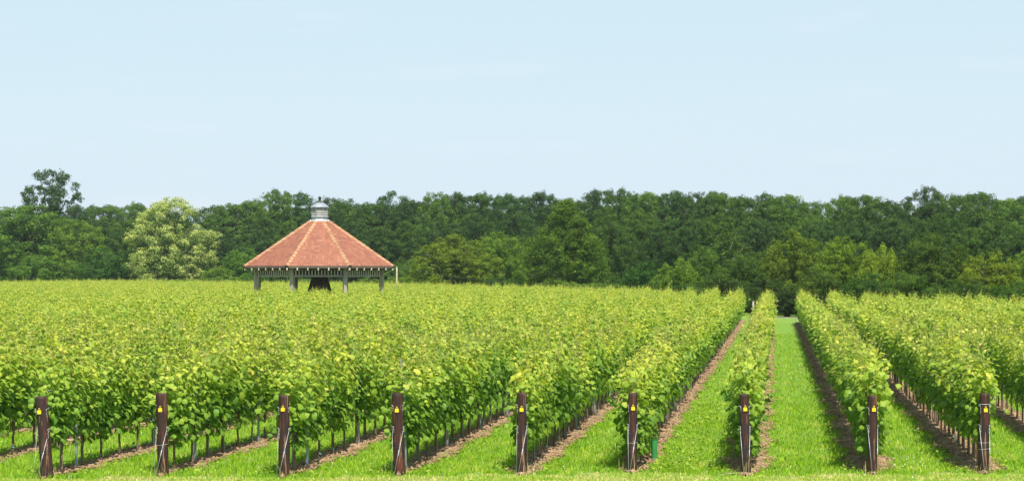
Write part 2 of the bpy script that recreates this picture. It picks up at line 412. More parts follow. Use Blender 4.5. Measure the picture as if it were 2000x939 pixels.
P = np.stack([(px - 1000) / F * d, d, rng.uniform(.07, .11, n)], -1); o_, a_, j_ = row_offset(P[:, 0], P[:, 1]); P = P[np.abs(o_) > .5]
c0 = row_base(7) + U * 1.6; Pc = np.stack([c0.x + .75 + rng.normal(0, .3, 60), c0.y + rng.normal(0, .7, 60), rng.uniform(.08, .13, 60)], -1)
P = np.concatenate([P, Pc]); n = len(P)
V, Fc, k = leaf_geo(rng, P, rng.normal(0, .3, (n, 3)) + (0, -.4, 1), rng.uniform(.010, .020, n), FV, FF)
meta(link('clover_flowers', np_mesh('clover_flowers', V, Fc, M_FLOWER)), 'tiny white flower heads scattered in the grass', 'flowers', kind='stuff')

# ------------------------------------------------------------------ grapevines
L_V = STEP
def foliage(seed, tmpl, tf, nshoot, step, size, lat=1, lowfrac=.10, lowz=.52):
    rg = np.random.default_rng(seed); P = []; N = []; S = []; A = []; shoots = []
    for k in range(nshoot):
        x0 = -L_V / 2 + L_V * (k + rg.uniform(.1, .9)) / nshoot; y0 = rg.normal(0, .05)
        top = 2.06 + .09 * math.sin(seed * 1.7 + k) + rg.normal(0, .12); sd_ = rg.choice([-1, 1])
        if rg.uniform() < .42: top += rg.uniform(.12, .48)
        dx, dy = rg.normal(0, .12), rg.normal(0, .13); bw = rg.uniform(.55, 1.35); flop = (rg.uniform(0, .20) if rg.uniform() > .07 else rg.uniform(.35, .6)) * sd_; zs = .80 + .35 * rg.uniform(0, 1) * min(1, abs(x0) / .4)
        m = int((top - zs) / step); pts = []
        for q in range(m + 1):
            f = q / m; z = zs + (top - zs) * f
            p = np.array([x0 + dx * f + .02 * math.sin(q), y0 + dy * f + flop * max(0, f - .55) ** 1.3 * 2.2, z - abs(flop) * .5 * max(0, f - .7)])
            pts.append(p)
            for lt in range(lat if f < .85 else 1):
                side = sd_ * (1 if (q + lt) % 2 else -1)
                ang = rg.normal(0, .75); bulge = .09 + .11 * math.sin(math.pi * min(1, f * 1.05)) + .05 * math.sin(k * 2.1 + seed)
                r = bw * rg.uniform(.04, .95) * (bulge if f < .9 else .05) * (1.6 if lt else 1.15)
                o = np.array([math.sin(ang) * r, math.cos(ang) * side * r, rg.normal(0, .04)])
                P.append(p + o)
                up = .55 + .6 * f
                N.append([math.sin(ang) * .5 + rg.normal(0, .55), math.cos(ang) * side * .8 + rg.normal(0, .5), up + rg.normal(0, .5)])
                ss = size * (1.1 - .42 * f) * (1 if f < .86 else max(.40, 1 - (f - .86) * 5)) * rg.uniform(.55, 1.3)
                S.append(ss)
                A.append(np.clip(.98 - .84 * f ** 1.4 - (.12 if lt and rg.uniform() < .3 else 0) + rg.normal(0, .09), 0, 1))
        shoots.append(pts)
    nl = int(len(P) * lowfrac)                          # leaves hanging around the fruiting wire
    for q in range(nl):
        side = rg.choice([-1, 1]); P.append([np.clip(rg.normal(0, .26), -.58, .58), side * rg.uniform(.02, .24), lowz + rg.uniform(0, .94 - lowz)])
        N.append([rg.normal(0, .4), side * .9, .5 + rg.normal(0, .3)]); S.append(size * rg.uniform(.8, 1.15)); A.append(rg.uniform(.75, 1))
    return np.array(P), np.array(N, float), np.array(S), np.array(A), shoots

def foliage_mesh(name, seed, tmpl, tf, **kw):
    P, N, S, A, sh = foliage(seed, tmpl, tf, **kw); rg = np.random.default_rng(seed + 99)
    V, Fc, k = leaf_geo(rg, P, N, S, tmpl, tf)
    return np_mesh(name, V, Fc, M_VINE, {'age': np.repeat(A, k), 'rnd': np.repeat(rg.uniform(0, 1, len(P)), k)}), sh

rnd = random.Random(3)
def trunk_mesh(seed):
    r = random.Random(seed); mb = MB(); p = []; x = 0; y = 0
    for k in range(7):
        z = -.02 + .80 * k / 6; x += r.uniform(-.022, .022); y += r.uniform(-.018, .018); p.append((x, y, z))
    mb.tube(p, [.036, .028, .026, .024, .027, .030, .040], 7, rng=r, rough=.22)
    for sd_ in (-1, 1):
        q = [(x, y, .76)] + [(x + sd_ * .55 * f, y + r.uniform(-.02, .02), .78 + .05 * math.sin(f * 3)) for f in (.3, .6, 1.0)]
        mb.tube(q, [.026, .019, .016, .012], 6, rng=r, rough=.15)
    return mb.mesh('trunk', M_BARK)
def shoots_mesh(sh, r=.0045):
    mb = MB()
    for pts in sh:
        q = [Vector(p) for p in pts[::3]] + [Vector(pts[-1]) + Vector((0, 0, .03))]
        mb.tube(q, [r] * (len(q) - 1) + [r * .4], 3, cap=False)
    return mb.mesh('shoots', M_STEM)

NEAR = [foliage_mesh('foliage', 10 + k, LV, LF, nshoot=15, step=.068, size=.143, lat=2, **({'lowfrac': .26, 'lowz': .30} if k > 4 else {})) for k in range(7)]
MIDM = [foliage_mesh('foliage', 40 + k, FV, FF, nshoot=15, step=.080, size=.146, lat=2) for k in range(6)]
NEAR_SH = [shoots_mesh(s) for _, s in NEAR]; MID_SH = [shoots_mesh(s, .005) for _, s in MIDM]
TRUNKS = [trunk_mesh(k) for k in range(6)]
mb = MB(); mb.tube([(.03, .02, -.02), (.03, .02, 1.15)], .011, 5); CANE = mb.mesh('support_cane', M_GALV)
mb = MB(); mb.tube([(0, 0, .145), (0, 0, .165)], .036, 8); TIE = mb.mesh('tie', M_TIE)

# single leaves: six meshes shared by all leaf parts
LEAFM = []
for k in range(6):
    rg = np.random.default_rng(200 + k); v = LV.copy(); v[:, 2] += rg.normal(0, .03, len(v)); v[:, :2] *= rg.uniform(.9, 1.1, (len(v), 1))
    a = [.95, .85, .72, .55, .4, .25][k]
    LEAFM.append(np_mesh('leaf', v, LF, M_VINE, {'age': np.full(len(v), a), 'rnd': np.full(len(v), rg.uniform(.3, .8))}))

cands = []
for i in ROWS:
    b = row_base(i)
    for k in range(330):
        p = b + U * (FIRST + STEP * k); px = 1000 + F * p.x / p.y
        if p.y > far_depth(px): break
        if px < -400 or px > 2500: continue
        if (Vector((p.x, p.y)) - Vector((GZ.x, GZ.y))).length < 8.3: continue
        cands.append((p.y, i, k, p, px))
cands.sort(key=lambda c: c[0])
vis = [c for c in cands if -30 < c[4] < 2030]
single = {(c[1], c[2]) for c in vis[:300]}
row_words = ['leaning leftmost end post', 'second end post from the left', 'third end post from the left', 'fourth end post from the left',
             'fifth end post from the left', 'end post beside the green guard', 'end post left of the wide lane', 'end post right of the wide lane', 'rightmost end post']
ordw = ['first', 'second', 'third', 'fourth', 'fifth', 'sixth', 'seventh', 'eighth', 'ninth', 'tenth', 'eleventh', 'twelfth', 'thirteenth', 'fourteenth', 'fifteenth', 'sixteenth', 'seventeenth', 'eighteenth', 'nineteenth', 'twentieth',
        'twenty-first', 'twenty-second', 'twenty-third', 'twenty-fourth', 'twenty-fifth', 'twenty-sixth', 'twenty-seventh', 'twenty-eighth', 'twenty-ninth', 'thirtieth']
rest = []
for (d, i, k, p, px) in cands:
    if (i, k) not in single:
        rest.append((d, i, k, p, px)); continue
    v = empty('grapevine', p, ROWANG + (math.pi if rnd.random() < .5 and k > 0 else 0) + rnd.uniform(-.03, .03))
    flip = abs(v.rotation_euler.z - ROWANG) > 1
    zs = rnd.uniform(.92, 1.07) if rnd.random() > .08 else rnd.uniform(.82, .90); v.scale = (1, rnd.uniform(.8, 1.15), zs)
    if 0 <= i < 9: lab = 'leafy grapevine, %s plant behind the %s' % (ordw[min(k, 29)], row_words[i])
    elif i < 0: lab = 'leafy grapevine %s in row %s left of the leftmost end post' % (ordw[min(k, 29)], ordw[-i - 1])
    else: lab = 'leafy grapevine %s in row %s right of the rightmost end post' % (ordw[min(k, 29)], ordw[i - 9])
    meta(v, lab, 'grapevine', 'grapevines trained in rows')
    near = d < 47
    if near: q = (rnd.choice((5, 6)) if i in (5, 6, 7) and k < 4 else rnd.randrange(5)); fm, sm_ = NEAR[q][0], NEAR_SH[q]
    else: q = rnd.randrange(len(MIDM)); fm, sm_ = MIDM[q][0], MID_SH[q]
    meta(link('foliage', fm, v), kind='stuff'); link('shoots', sm_, v)
    link('trunk', TRUNKS[rnd.randrange(6)], v); link('support_cane', CANE, v)
    if near: link('tie', TIE, v)
    if 0 <= i < 9 and k < 2:                            # the largest leaves are parts of their own
        rg = np.random.default_rng(i * 10 + k); nleaf = 110 if k == 0 else 60
        for q in range(nleaf):
            if k == 0 and q < 60:                       # the end of the row, facing the headland
                ll = Vector((-L_V / 2 - rg.uniform(-.12, .10), rg.normal(0, .17), rg.uniform(.42 if i in (5, 6, 7) else .75, 2.0))); nn = Vector((-1, rg.normal(0, .5), rg.uniform(.2, 1.0)))
            else:
                sd_ = 1 if rg.uniform() < .5 else -1
                ll = Vector((rg.uniform(-L_V / 2, L_V / 2), sd_ * rg.uniform(.20, .34), rg.uniform(.68, 2.0))); nn = Vector((rg.normal(0, .4), sd_, rg.uniform(.3, 1.0)))
                if flip: nn.x *= 1
            if k == 0 and flip: ll.x *= -1
            f = (ll.z - .7) / 1.4; idx = int(np.clip(round(f * 4.5 + rg.normal(0, .8)), 0, 5))
            lf = link('leaf', LEAFM[idx], v)
            qt = nn.normalized().to_track_quat('Z', 'Y') @ Matrix.Rotation(rg.uniform(0, 6.28), 3, 'Z').to_quaternion()
            lf.rotation_mode = 'QUATERNION'; lf.rotation_quaternion = qt; lf.location = ll
            s = .122 * rg.uniform(.7, 1.25) * (1 - .25 * max(0, f)); lf.scale = (s, s, s)

# the remaining vines: one object whose points carry instances of the single vines' own parts
srcs = []
seen = set()
for o in list(COL.objects):
    if o.name.startswith('foliage') and o.data in [m for m, _ in MIDM] and o.data.name not in seen:
        seen.add(o.data.name); srcs.append(o)
pts = np.array([c[3] for c in rest], np.float32); n = len(pts)
me = bpy.data.meshes.new('distant_grapevines'); me.vertices.add(n); me.vertices.foreach_set('co', pts.ravel())
rg = np.random.default_rng(77)
def vattr(nm, typ, val, prop='value'):
    a = me.attributes.new(nm, typ, 'POINT'); a.data.foreach_set(prop, val.ravel())
vattr('pick', 'INT', rg.integers(0, len(srcs), n).astype(np.int32))
rot = np.zeros((n, 3), np.float32); rot[:, 2] = ROWANG + rg.choice([0, math.pi], n) + rg.normal(0, .03, n); vattr('rotv', 'FLOAT_VECTOR', rot, 'vector')
dd = pts[:, 1]
sc = np.stack([np.full(n, 1.12), rg.uniform(.8, 1.2, n) * np.where(dd > 80, 1.1, 1), np.where(rg.uniform(0, 1, n) < .08, rg.uniform(.80, .9, n), rg.uniform(.92, 1.07, n))], -1).astype(np.float32); vattr('sclv', 'FLOAT_VECTOR', sc, 'vector')
ng = bpy.data.node_groups.new('scatter_vines', 'GeometryNodeTree')
ng.interface.new_socket('Geometry', in_out='INPUT', socket_type='NodeSocketGeometry'); ng.interface.new_socket('Geometry', in_out='OUTPUT', socket_type='NodeSocketGeometry')
gi = ng.nodes.new('NodeGroupInput'); go = ng.nodes.new('NodeGroupOutput'); iop = ng.nodes.new('GeometryNodeInstanceOnPoints'); jg = ng.nodes.new('GeometryNodeJoinGeometry')
for o in srcs:
    x = ng.nodes.new('GeometryNodeObjectInfo'); x.inputs['Object'].default_value = o; x.inputs['As Instance'].default_value = True; x.transform_space = 'ORIGINAL'
    ng.links.new(x.outputs['Geometry'], jg.inputs[0])
def nat(nm, typ):
    x = ng.nodes.new('GeometryNodeInputNamedAttribute'); x.data_type = typ; x.inputs['Name'].default_value = nm; return x.outputs['Attribute']
ng.links.new(gi.outputs[0], iop.inputs['Points']); ng.links.new(jg.outputs[0], iop.inputs['Instance'])
iop.inputs['Pick Instance'].default_value = True
ng.links.new(nat('pick', 'INT'), iop.inputs['Instance Index']); ng.links.new(nat('sclv', 'FLOAT_VECTOR'), iop.inputs['Scale'])
e2r = ng.nodes.new('FunctionNodeEulerToRotation'); ng.links.new(nat('rotv', 'FLOAT_VECTOR'), e2r.inputs[0]); ng.links.new(e2r.outputs[0], iop.inputs['Rotation'])
ng.links.new(iop.outputs[0], go.inputs[0])
far = link('distant_grapevines', me); far.modifiers.new('scatter', 'NODES').node_group = ng
meta(far, 'sea of yellow-green vines filling the rows beyond the nearest plants', 'grapevines', kind='stuff')
# trunks of the vines further down the rows that border the open lanes
mb = MB()
for (d, i, k, p, px) in rest:
    if i >= 3 and d < 150:
        r = rnd.uniform(.02, .03); q = Vector((rnd.uniform(-.04, .04), rnd.uniform(-.04, .04), 0))
        mb.tube([p + Vector((0, 0, -.02)), p + q + Vector((0, 0, .4)), p + Vector((0, 0, .8))], r, 4, cap=False)
meta(mb.build('distant_vine_trunks', M_BARK), 'thin brown vine trunks further down the rows', 'vine trunks', kind='stuff')

# ------------------------------------------------------------------ trellis stakes (galvanised profiles) and wires
mb = MB()
for (cx, cy, w, h) in ((0, .014, .05, .004), (-.023, 0, .004, .03), (.023, 0, .004, .03)):
    mb.box((cx, cy, .84), (w, h, 1.72))
STAKE = mb.mesh('trellis_stake', M_GALV)
cnt = 0
stk = []
for i in range(-5, 13):
    b = row_base(i)
    s = 1.25 + rnd.uniform(-.3, .9) if i not in (4, 3) else .45
    while True:
        p = b + U * s; px = 1000 + F * p.x / p.y
        lim = 62 if i < 3 else 150
        if p.y > min(lim, far_depth(px)): break
        if -40 < px < 2040: stk.append((i, p.copy(), s))
        s += 5.0 if i != 8 else 5.5
for n_, (i, p, s) in enumerate(stk[:290]):
    o = link('trellis_stake', STAKE); o.location = p + U.cross(Vector((0, 0, 1))) * .03
    o.rotation_euler = (rnd.uniform(-.02, .02), rnd.uniform(-.02, .02), ROWANG + math.pi / 2)
    idx = int(s // 5)
    where = ('behind the ' + row_words[i]) if 0 <= i < 9 else ('in row %s left of the leftmost end post' % ordw[-i - 1] if i < 0 else 'in row %s right of the rightmost end post' % ordw[i - 9])
    meta(o, 'grey metal stake, %s %s' % (ordw[min(idx, 29)], where), 'stake', 'galvanised stakes along the vine rows')
for i in range(9):
    b = row_base(i); t = empty('trellis_wires', b)
    for z, r in ((.58, .004), (.80, .004), (1.30, .003), (1.62, .003)):
        w = MB(); o = Vector((0, 0, z)); w.tube([o, o + U * 10 + Vector((0, 0, -.02)), o + U * 60], r, 4); w.build('wire', M_DWIRE if z < .7 else M_WIRE, t)
    meta(t, 'thin horizontal trellis wires running back from the ' + row_words[i], 'wires', 'trellis wires of the vine rows')

# green plant guard in the row behind the sixth post
b = row_base(5); p = b + U * 2.2 + Vector((U.y, -U.x, 0)) * .30
t = empty('plant_guard', p); w = MB(); w.tube([(0, 0, 0), (0, 0, .45)], .062, 14, cap=False); w.tube([(0, 0, .45), (0, 0, 0)], .057, 14, cap=False); w.build('tube', M_TUBE, t)
w = MB(); w.tube([(0, 0, .435), (0, 0, .452)], .066, 14, cap=False); w.build('rim', M_TUBE, t)
w = MB(); w.tube([(.03, .075, -.05), (.03, .075, .6)], .012, 6); w.build('stake', M_GALV, t)
meta(t, 'bright green plastic tube guarding a young vine in the row', 'plant guard')

# ------------------------------------------------------------------ end posts
labels = ['leaning dark red-brown end post with long bare wires, leftmost of all', 'dark post with swollen splintered top, second from left', 'smooth round-topped red-brown post, third from left',
          'slightly leaning dark post with thin wire hoops, fourth from left', 'straight dark post standing just right of the picture centre', 'dark split-topped post beside the green plant guard',
          'post with two pale anchor wires on the left of the wide mown lane', 'post with pale peeled patches on the right of the wide mown lane', 'rightmost thick brown post with a chain round it above its tag']
for i, (bx, by, tx, ty) in enumerate(post_px):
    b = row_base(i); d = b.y; H = (by - ty) / F * d; lean = (tx - bx) / F * d
    r0 = [.112, .098, .100, .104, .094, .092, .093, .094, .096][i]
    t = empty('end_post', b); r = random.Random(60 + i)
    def ax(z, a=0, rr=1.0, off=0.0):
        c = Vector((lean * z / H, 0, z)); rad = (r0 * (1.04 - .08 * z / H)) * rr + off
        return c + Vector((math.sin(a) * rad, -math.cos(a) * rad, 0))
    w = MB(); n = 22; zz = [-.1, .05, .3, .6, .9, 1.2, H - .06, H - .012, H]
    vs = []
    for z in zz:
        k = {0: 1.03}.get(0) * (1.05 - .09 * max(z, 0) / H)
        if i == 1 and z > H - .35: k *= 1.12
        if z == H: k *= .93
        for q in range(n):
            a = 2 * math.pi * q / n; rr = r0 * k * (1 + .03 * math.sin(q * 5.1 + i) + r.uniform(-.012, .012))
            vs.append((lean * z / H + math.cos(a) * rr, math.sin(a) * rr, z + (r.uniform(-.008, .008) if z == H else 0)))
    fs = [(a * n + q, a * n + (q + 1) % n, (a + 1) * n + (q + 1) % n, (a + 1) * n + q) for a in range(len(zz) - 1) for q in range(n)]
    w.add(vs, fs, True); w.f.append(tuple(len(vs) - n + q for q in range(n))); w.sm.append(False)
    w.build('shaft', M_POST, t)
    # ear-tag shaped yellow marker
    tw, th = .072, .085; tz = H - [.27, .30, .25, .31, .31, .28, .27, .25, .30][i]; toff = [-.03, -.012, -.01, -.01, -.006, 0, .004, .012, .005][i]
    prof = [(-tw / 2, -th / 2), (tw / 2, -th / 2), (tw / 2, th * .18), (tw * .2, th * .45), (tw * .16, th * .78), (-tw * .16, th * .78), (-tw * .2, th * .45), (-tw / 2, th * .18)]
    w = MB(); c = ax(tz); yy = c.y - .012; vs = []
    for y_ in (yy, yy - .006): vs += [(c.x + toff + px_, y_, tz + pz_) for px_, pz_ in prof]
    m = len(prof); fs = [tuple(range(m - 1, -1, -1))[::-1], tuple(range(m, 2 * m))] + [(q, (q + 1) % m, m + (q + 1) % m, m + q) for q in range(m)]
    w.add(vs, fs); tg = w.build('tag', M_TAG, t)
    w = MB(); w.tube([(c.x + toff, yy - .005, tz + th * .52), (c.x + toff, yy - .014, tz + th * .52)], .010, 8); w.build('nail', M_DWIRE, tg)
    # wire hoops low on the post
    for z in (.46, .50, .53, .58) if i != 5 else (.47, .52, .56):
        w = MB(); tilt = r.uniform(-.015, .02)
        w.tube([ax(z, 2 * math.pi * q / 20, 1.0, .008) + Vector((0, 0, tilt * math.sin(2 * math.pi * q / 20))) for q in range(21)], .0035, 4, cap=False); w.build('wire_hoop', M_WIRE if r.random() < .2 else M_DWIRE, t)
    # chains of links hanging on both sides
    for z0, ln, sds in ((H - .22, .13, (-1, 1)), (.92, .15, (-1, 1))):
        for sd_ in sds:
            w = MB(); a0 = sd_ * (1.0 + r.uniform(-.12, .12)); L = ln * r.uniform(.7, 1.3)
            q = ax(z0, sd_ * 1.45, 1.0, .03); p0 = ax(z0 - .01, a0, 1, .008); w.tube([q, (q + p0) / 2 + Vector((0, 0, .004)), p0], .005, 4)
            nz = max(3, int(L / .03))
            for k in range(nz):
                zc = z0 - .015 - L * k / nz; cc = ax(zc, a0 + (.10 if k % 2 else -.03), 1, .008)
                w.tube([cc, cc + Vector((.006 * (-1) ** k, 0, -.024))], .0065, 4)
            w.build('chain', M_WIRE, t)
    if i == 8:
        w = MB(); w.tube([ax(H - .20, -1.5 + 3.0 * q / 16, 1.0, .010) + Vector((0, 0, .004 * (-1) ** q)) for q in range(17)], .0065, 4); w.build('chain', M_WIRE, t)
    # anchor wires down to the ground in front
    for sd_ in (-1, 1):
        p0 = ax(.90, sd_ * 1.25, 1, .008)
        gx = {-1: -.04, 1: -.10}[sd_] if i < 6 else {-1: .0, 1: -.02}[sd_] * 1.0
        tgt = Vector((p0.x + (gx if sd_ > 0 else (-.0 if i < 6 else .04)), p0.y - .28, .01))
        if i < 6 and sd_ > 0: tgt.x = p0.x - .17
        if i >= 6 and sd_ > 0: tgt.x = p0.x - .06
        w = MB(); w.tube([p0, tgt], .0048 if (sd_ > 0 or i >= 5) else .003, 5); w.build('anchor_wire', M_WIRE, t)
        if sd_ > 0:
            a_ = p0.lerp(tgt, .45); b_ = p0.lerp(tgt, .62); w = MB(); w.tube([a_, a_.lerp(b_, .3), a_.lerp(b_, .7), b_], [.006, .010, .009, .006], 6); w.build('tensioner', M_WIRE, t)
    meta(t, labels[i], 'post', 'end posts of the vine rows')

b = row_base(6); w = MB(); w.tube([b + Vector(v) for v in ((-.06, -.10, .05), (-.25, -.12, .045), (-.42, -.16, .03), (-.58, -.15, .02))], [.010, .009, .007, .004], 5)
w.tube([b + Vector(v) for v in ((-.25, -.12, .045), (-.36, -.06, .05), (-.44, -.04, .04))], [.006, .005, .003], 4)
meta(w.build('twig', M_PALE), 'dry forked twig lying on the grass left of the post by the wide lane', 'twig')

# ------------------------------------------------------------------ pavilion
def tile_mat():
    t = NT('clay_tile'); oi = t.new('ShaderNodeObjectInfo')
    rn = t.attr('rnd'); v = t.coord((1, 1, 1)); n = t.noise(v, .9, 5, .65)
    c = t.ramp(rn, [(0, (.25, .092, .056)), (.3, (.30, .110, .064)), (.85, (.34, .128, .074)), (1.0, (.38, .17, .10))])
    c = t.mix(t.ramp(n, [(.5, (0, 0, 0)), (.72, (.45, .45, .45))]), c, (.40, .17, .08))
    t.lk(c, t.b.inputs['Base Color']); t.b.inputs['Roughness'].default_value = .85
    return t.m
M_TILE = tile_mat()
def hip_mat():
    t = NT('hip_tile_lichen'); oi = t.new('ShaderNodeObjectInfo'); n = t.noise(t.coord((1, 1, 1)), 2.4, 6, .7)
    c = t.ramp(oi.outputs['Random'], [(0, (.32, .13, .065)), (.5, (.41, .18, .08)), (1, (.46, .24, .12))])
    c = t.mix(t.ramp(n, [(.46, (0, 0, 0)), (.58, (.6, .6, .6))]), c, (.46, .37, .24))
    t.lk(c, t.b.inputs['Base Color']); t.b.inputs['Roughness'].default_value = .9
    return t.m
M_HIP = hip_mat()
M_LEAD = simple('lead_sheet', (.42, .46, .50), .45, .3, (.28, .31, .34), 3, .2)
M_LEADW = simple('pale_lead_flashing', (.66, .68, .70), .5, .2, (.48, .50, .52), 3, .2)
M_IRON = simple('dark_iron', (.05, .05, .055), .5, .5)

GROT = R(4.3)
gz = empty('pavilion', GZ, GROT)
meta(gz, 'octagonal open timber pavilion with red clay tile roof and grey louvred cupola', 'pavilion')
def ov(Rr, k, z):                                        # octagon vertex k, front face is k = 0..1 around -Y
    a = R(-112.5 + 45 * k); return Vector((Rr * math.cos(a), Rr * math.sin(a), z))
R_E, Z_E, R_T, Z_T = 6.62, 4.22, .82, 8.0
trg = np.random.default_rng(9)
NC = 22
for k in range(8):
    a0, a1 = ov(R_E, k, 0), ov(R_E, k + 1, 0); u = (a1 - a0).normalized(); nrm = ((a0 + a1) / 2).normalized()
    ap_e = R_E * math.cos(R(22.5)); ap_t = R_T * math.cos(R(22.5)); V = []; Fc = []; rv = []
    sl = Vector((ap_t - ap_e, Z_T - Z_E)); sl.normalize()
    for c in range(NC):
        f0, f1 = c / NC, (c + 1.15) / NC
        q0, q1 = ap_e + (ap_t - ap_e) * f0, ap_e + (ap_t - ap_e) * f1
        z0, z1 = Z_E + (Z_T - Z_E) * f0 + .045, Z_E + (Z_T - Z_E) * f1 + .012
        # slight bell-cast near the eave
        w0, w1 = math.tan(R(22.5)) * q0, math.tan(R(22.5)) * q1
        nt = max(1, int(2 * w0 / .24)); sh = .5 * (c % 2)
        e = np.clip(np.concatenate([[-w0], -w0 + (np.arange(nt) + sh + .5) * 2 * w0 / nt, [w0]]), -w0, w0)
        e = np.unique(np.round(e, 4))
        for x0, x1 in zip(e[:-1], e[1:]):
            dz = trg.uniform(-.008, .012); g = .006
            xa, xb = x0 + g, x1 - g; ta, tb = max(-w1, min(w1, xa)), max(-w1, min(w1, xb))
            b = len(V)
            for (xx, qq, zz_) in ((xa, q0, z0 + dz), (xb, q0, z0 + dz), (tb, q1, z1), (ta, q1, z1), (xa, q0 + .002, z0 + dz - .075), (xb, q0 + .002, z0 + dz - .075)):
                V.append(nrm * qq + u * xx + Vector((0, 0, zz_)))
            Fc += [(b, b + 1, b + 2, b + 3), (b + 4, b + 5, b + 1, b)]; rv += [trg.uniform() ** 1.0] * 6
    o = link('roof_tiles', np_mesh('roof_tiles', np.array([tuple(v) for v in V]), np.array(Fc), M_TILE, {'rnd': np.array(rv)}), gz); meta(o, kind='stuff')
    # boarding under the tiles
    w = MB(); w.add([a0 * .995 + Vector((0, 0, Z_E - .03)), a1 * .995 + Vector((0, 0, Z_E - .03)), ov(R_T, k + 1, Z_T - .06), ov(R_T, k, Z_T - .06),
                     a0 * .995 + Vector((0, 0, Z_E - .08)), a1 * .995 + Vector((0, 0, Z_E - .08)), ov(R_T, k + 1, Z_T - .14), ov(R_T, k, Z_T - .14)],
                    [(0, 1, 2, 3), (7, 6, 5, 4), (0, 4, 5, 1), (3, 2, 6, 7)]); w.build('roof_boarding', M_BEAMW, gz)
    w = MB(); w.bar(a0 * .997 + Vector((0, 0, Z_E - .035)), a1 * .997 + Vector((0, 0, Z_E - .035)), .05, .19); w.build('fascia', M_BEAMW, gz)
    # hip tiles, saddle shaped, laid one over the next
    h0, h1 = ov(R_E + .05, k, Z_E + .04), ov(R_T + .04, k, Z_T + .04); nh = 16; dirn = (h1 - h0).normalized(); side = dirn.cross(Vector((0, 0, 1))).normalized(); up = side.cross(dirn)
    w = MB()
    vs = []
    L = (h1 - h0).length / nh * 1.12
    for y_, lift in ((0, .055), (L, .02)):
        for x_, z_ in ((-.19, -.09), (-.11, -.01), (0, .045), (.11, -.01), (.19, -.09)):
            vs.append(Vector((x_, y_, z_ + lift)))
    n5 = [v - Vector((0, 0, .03)) for v in vs]
    fs = [(q, q + 1, q + 6, q + 5) for q in range(4)] + [(10 + q, 10 + q + 5, 10 + q + 6, 10 + q + 1) for q in range(4)] + [(q, 10 + q, 11 + q, q + 1) for q in range(4)] + [(0, 5, 15, 10), (4, 14, 19, 9)]
    w.add(vs + n5, fs)
    if k == 0: HIPM = w.mesh('hip_tile', M_HIP)
    M3 = Matrix((side, dirn, up)).transposed().to_4x4()
    for q in range(nh):
        o = link('hip_tile', HIPM, gz); o.matrix_local = Matrix.Translation(h0.lerp(h1, q / nh) + side * trg.uniform(-.015, .015)) @ M3 @ Matrix.Rotation(trg.uniform(-.03, .03), 4, 'Z')
    # posts, beams, balusters, rafter ends
    pp = ov(5.62, k, 0); w = MB(); w.box((pp.x, pp.y, 2.05), (.28, .28, 4.1), Matrix.Rotation(R(-112.5 + 45 * k), 3, 'Z')); w.build('post', M_GREYW, gz)
    p0, p1 = ov(5.62, k, 0), ov(5.62, k + 1, 0); dv = (p1 - p0).normalized(); i0 = p0 + dv * .19; i1 = p1 - dv * .19
    w = MB(); w.bar(i0 + Vector((0, 0, 4.0)), i1 + Vector((0, 0, 4.0)), .16, .2); w.build('wall_plate', M_BEAMW, gz)
    w = MB(); w.bar(i0 + Vector((0, 0, 3.43)), i1 + Vector((0, 0, 3.43)), .12, .13); w.build('rail', M_GREYW, gz)
    nb = 15
    for q in range(nb):
        c_ = i0.lerp(i1, (q + .5) / nb); w = MB(); w.box((c_.x, c_.y, 3.70), (.085, .06, .398), Matrix.Rotation(math.atan2(dv.y, dv.x), 3, 'Z'))
        if q == 0: bm_ = w.mesh('baluster', M_TIPW)
        w.build('baluster', M_TIPW, gz)
    for q in range(6):
        f = q / 6.0
        e0 = a0.lerp(a1, f if q else 0.0); inn = e0.lerp(Vector((0, 0, 0)), .20) if q == 0 else e0 - nrm * 1.2
        out = e0 - (e0.normalized() if q == 0 else nrm) * .06
        w = MB(); w.bar(out + Vector((0, 0, Z_E - .20)), inn + Vector((0, 0, Z_E + .02 if False else Z_E + .40)), .11, .14)
        rf = w.build('rafter', M_BEAMW, gz)
        w = MB(); tip = out + (e0.normalized() if q == 0 else nrm) * .015 + Vector((0, 0, Z_E - .21)); w.box(tip, (.12, .10, .19), Matrix.Rotation(R(-90 + 45 * k), 3, 'Z')); w.build('rafter_end', M_TIPW, gz)
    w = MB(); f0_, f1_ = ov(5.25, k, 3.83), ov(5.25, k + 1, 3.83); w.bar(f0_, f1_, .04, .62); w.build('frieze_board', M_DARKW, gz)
# cupola
cup = empty('cupola', (0, 0, 0)); cup.parent = gz
w = MB()
ring = [(.95, Z_T - .16), (.74, Z_T + .06), (.66, Z_T + .30), (.70, Z_T + .34)]
def octring(w, prof):
    for (r0_, z0_), (r1_, z1_) in zip(prof[:-1], prof[1:]):
        for k in range(8): w.add([ov(r0_, k, z0_), ov(r0_, k + 1, z0_), ov(r1_, k + 1, z1_), ov(r1_, k, z1_)], [(0, 1, 2, 3)])
octring(w, ring); w.build('flashing', M_LEADW, cup)
for k in range(8):
    w = MB(); a = ov(1.18, k, Z_T - .28); b1 = ov(.80, k, Z_T + .02); sdv = Vector((-a.y, a.x, 0)).normalized()
    w.add([a + Vector((0, 0, .12)), b1 + sdv * .2 + Vector((0, 0, .06)), b1 - sdv * .2 + Vector((0, 0, .06)), b1 + Vector((0, 0, .16))], [(0, 1, 3), (0, 3, 2), (1, 2, 3), (0, 2, 1)]); w.build('lead_saddle', M_LEADW, cup)
w = MB(); octring(w, [(.78, Z_T + .33), (.78, Z_T + .44), (.70, Z_T + .44)]); w.build('sill', M_LEAD, cup)
ZL0, ZL1 = Z_T + .44, Z_T + 1.14
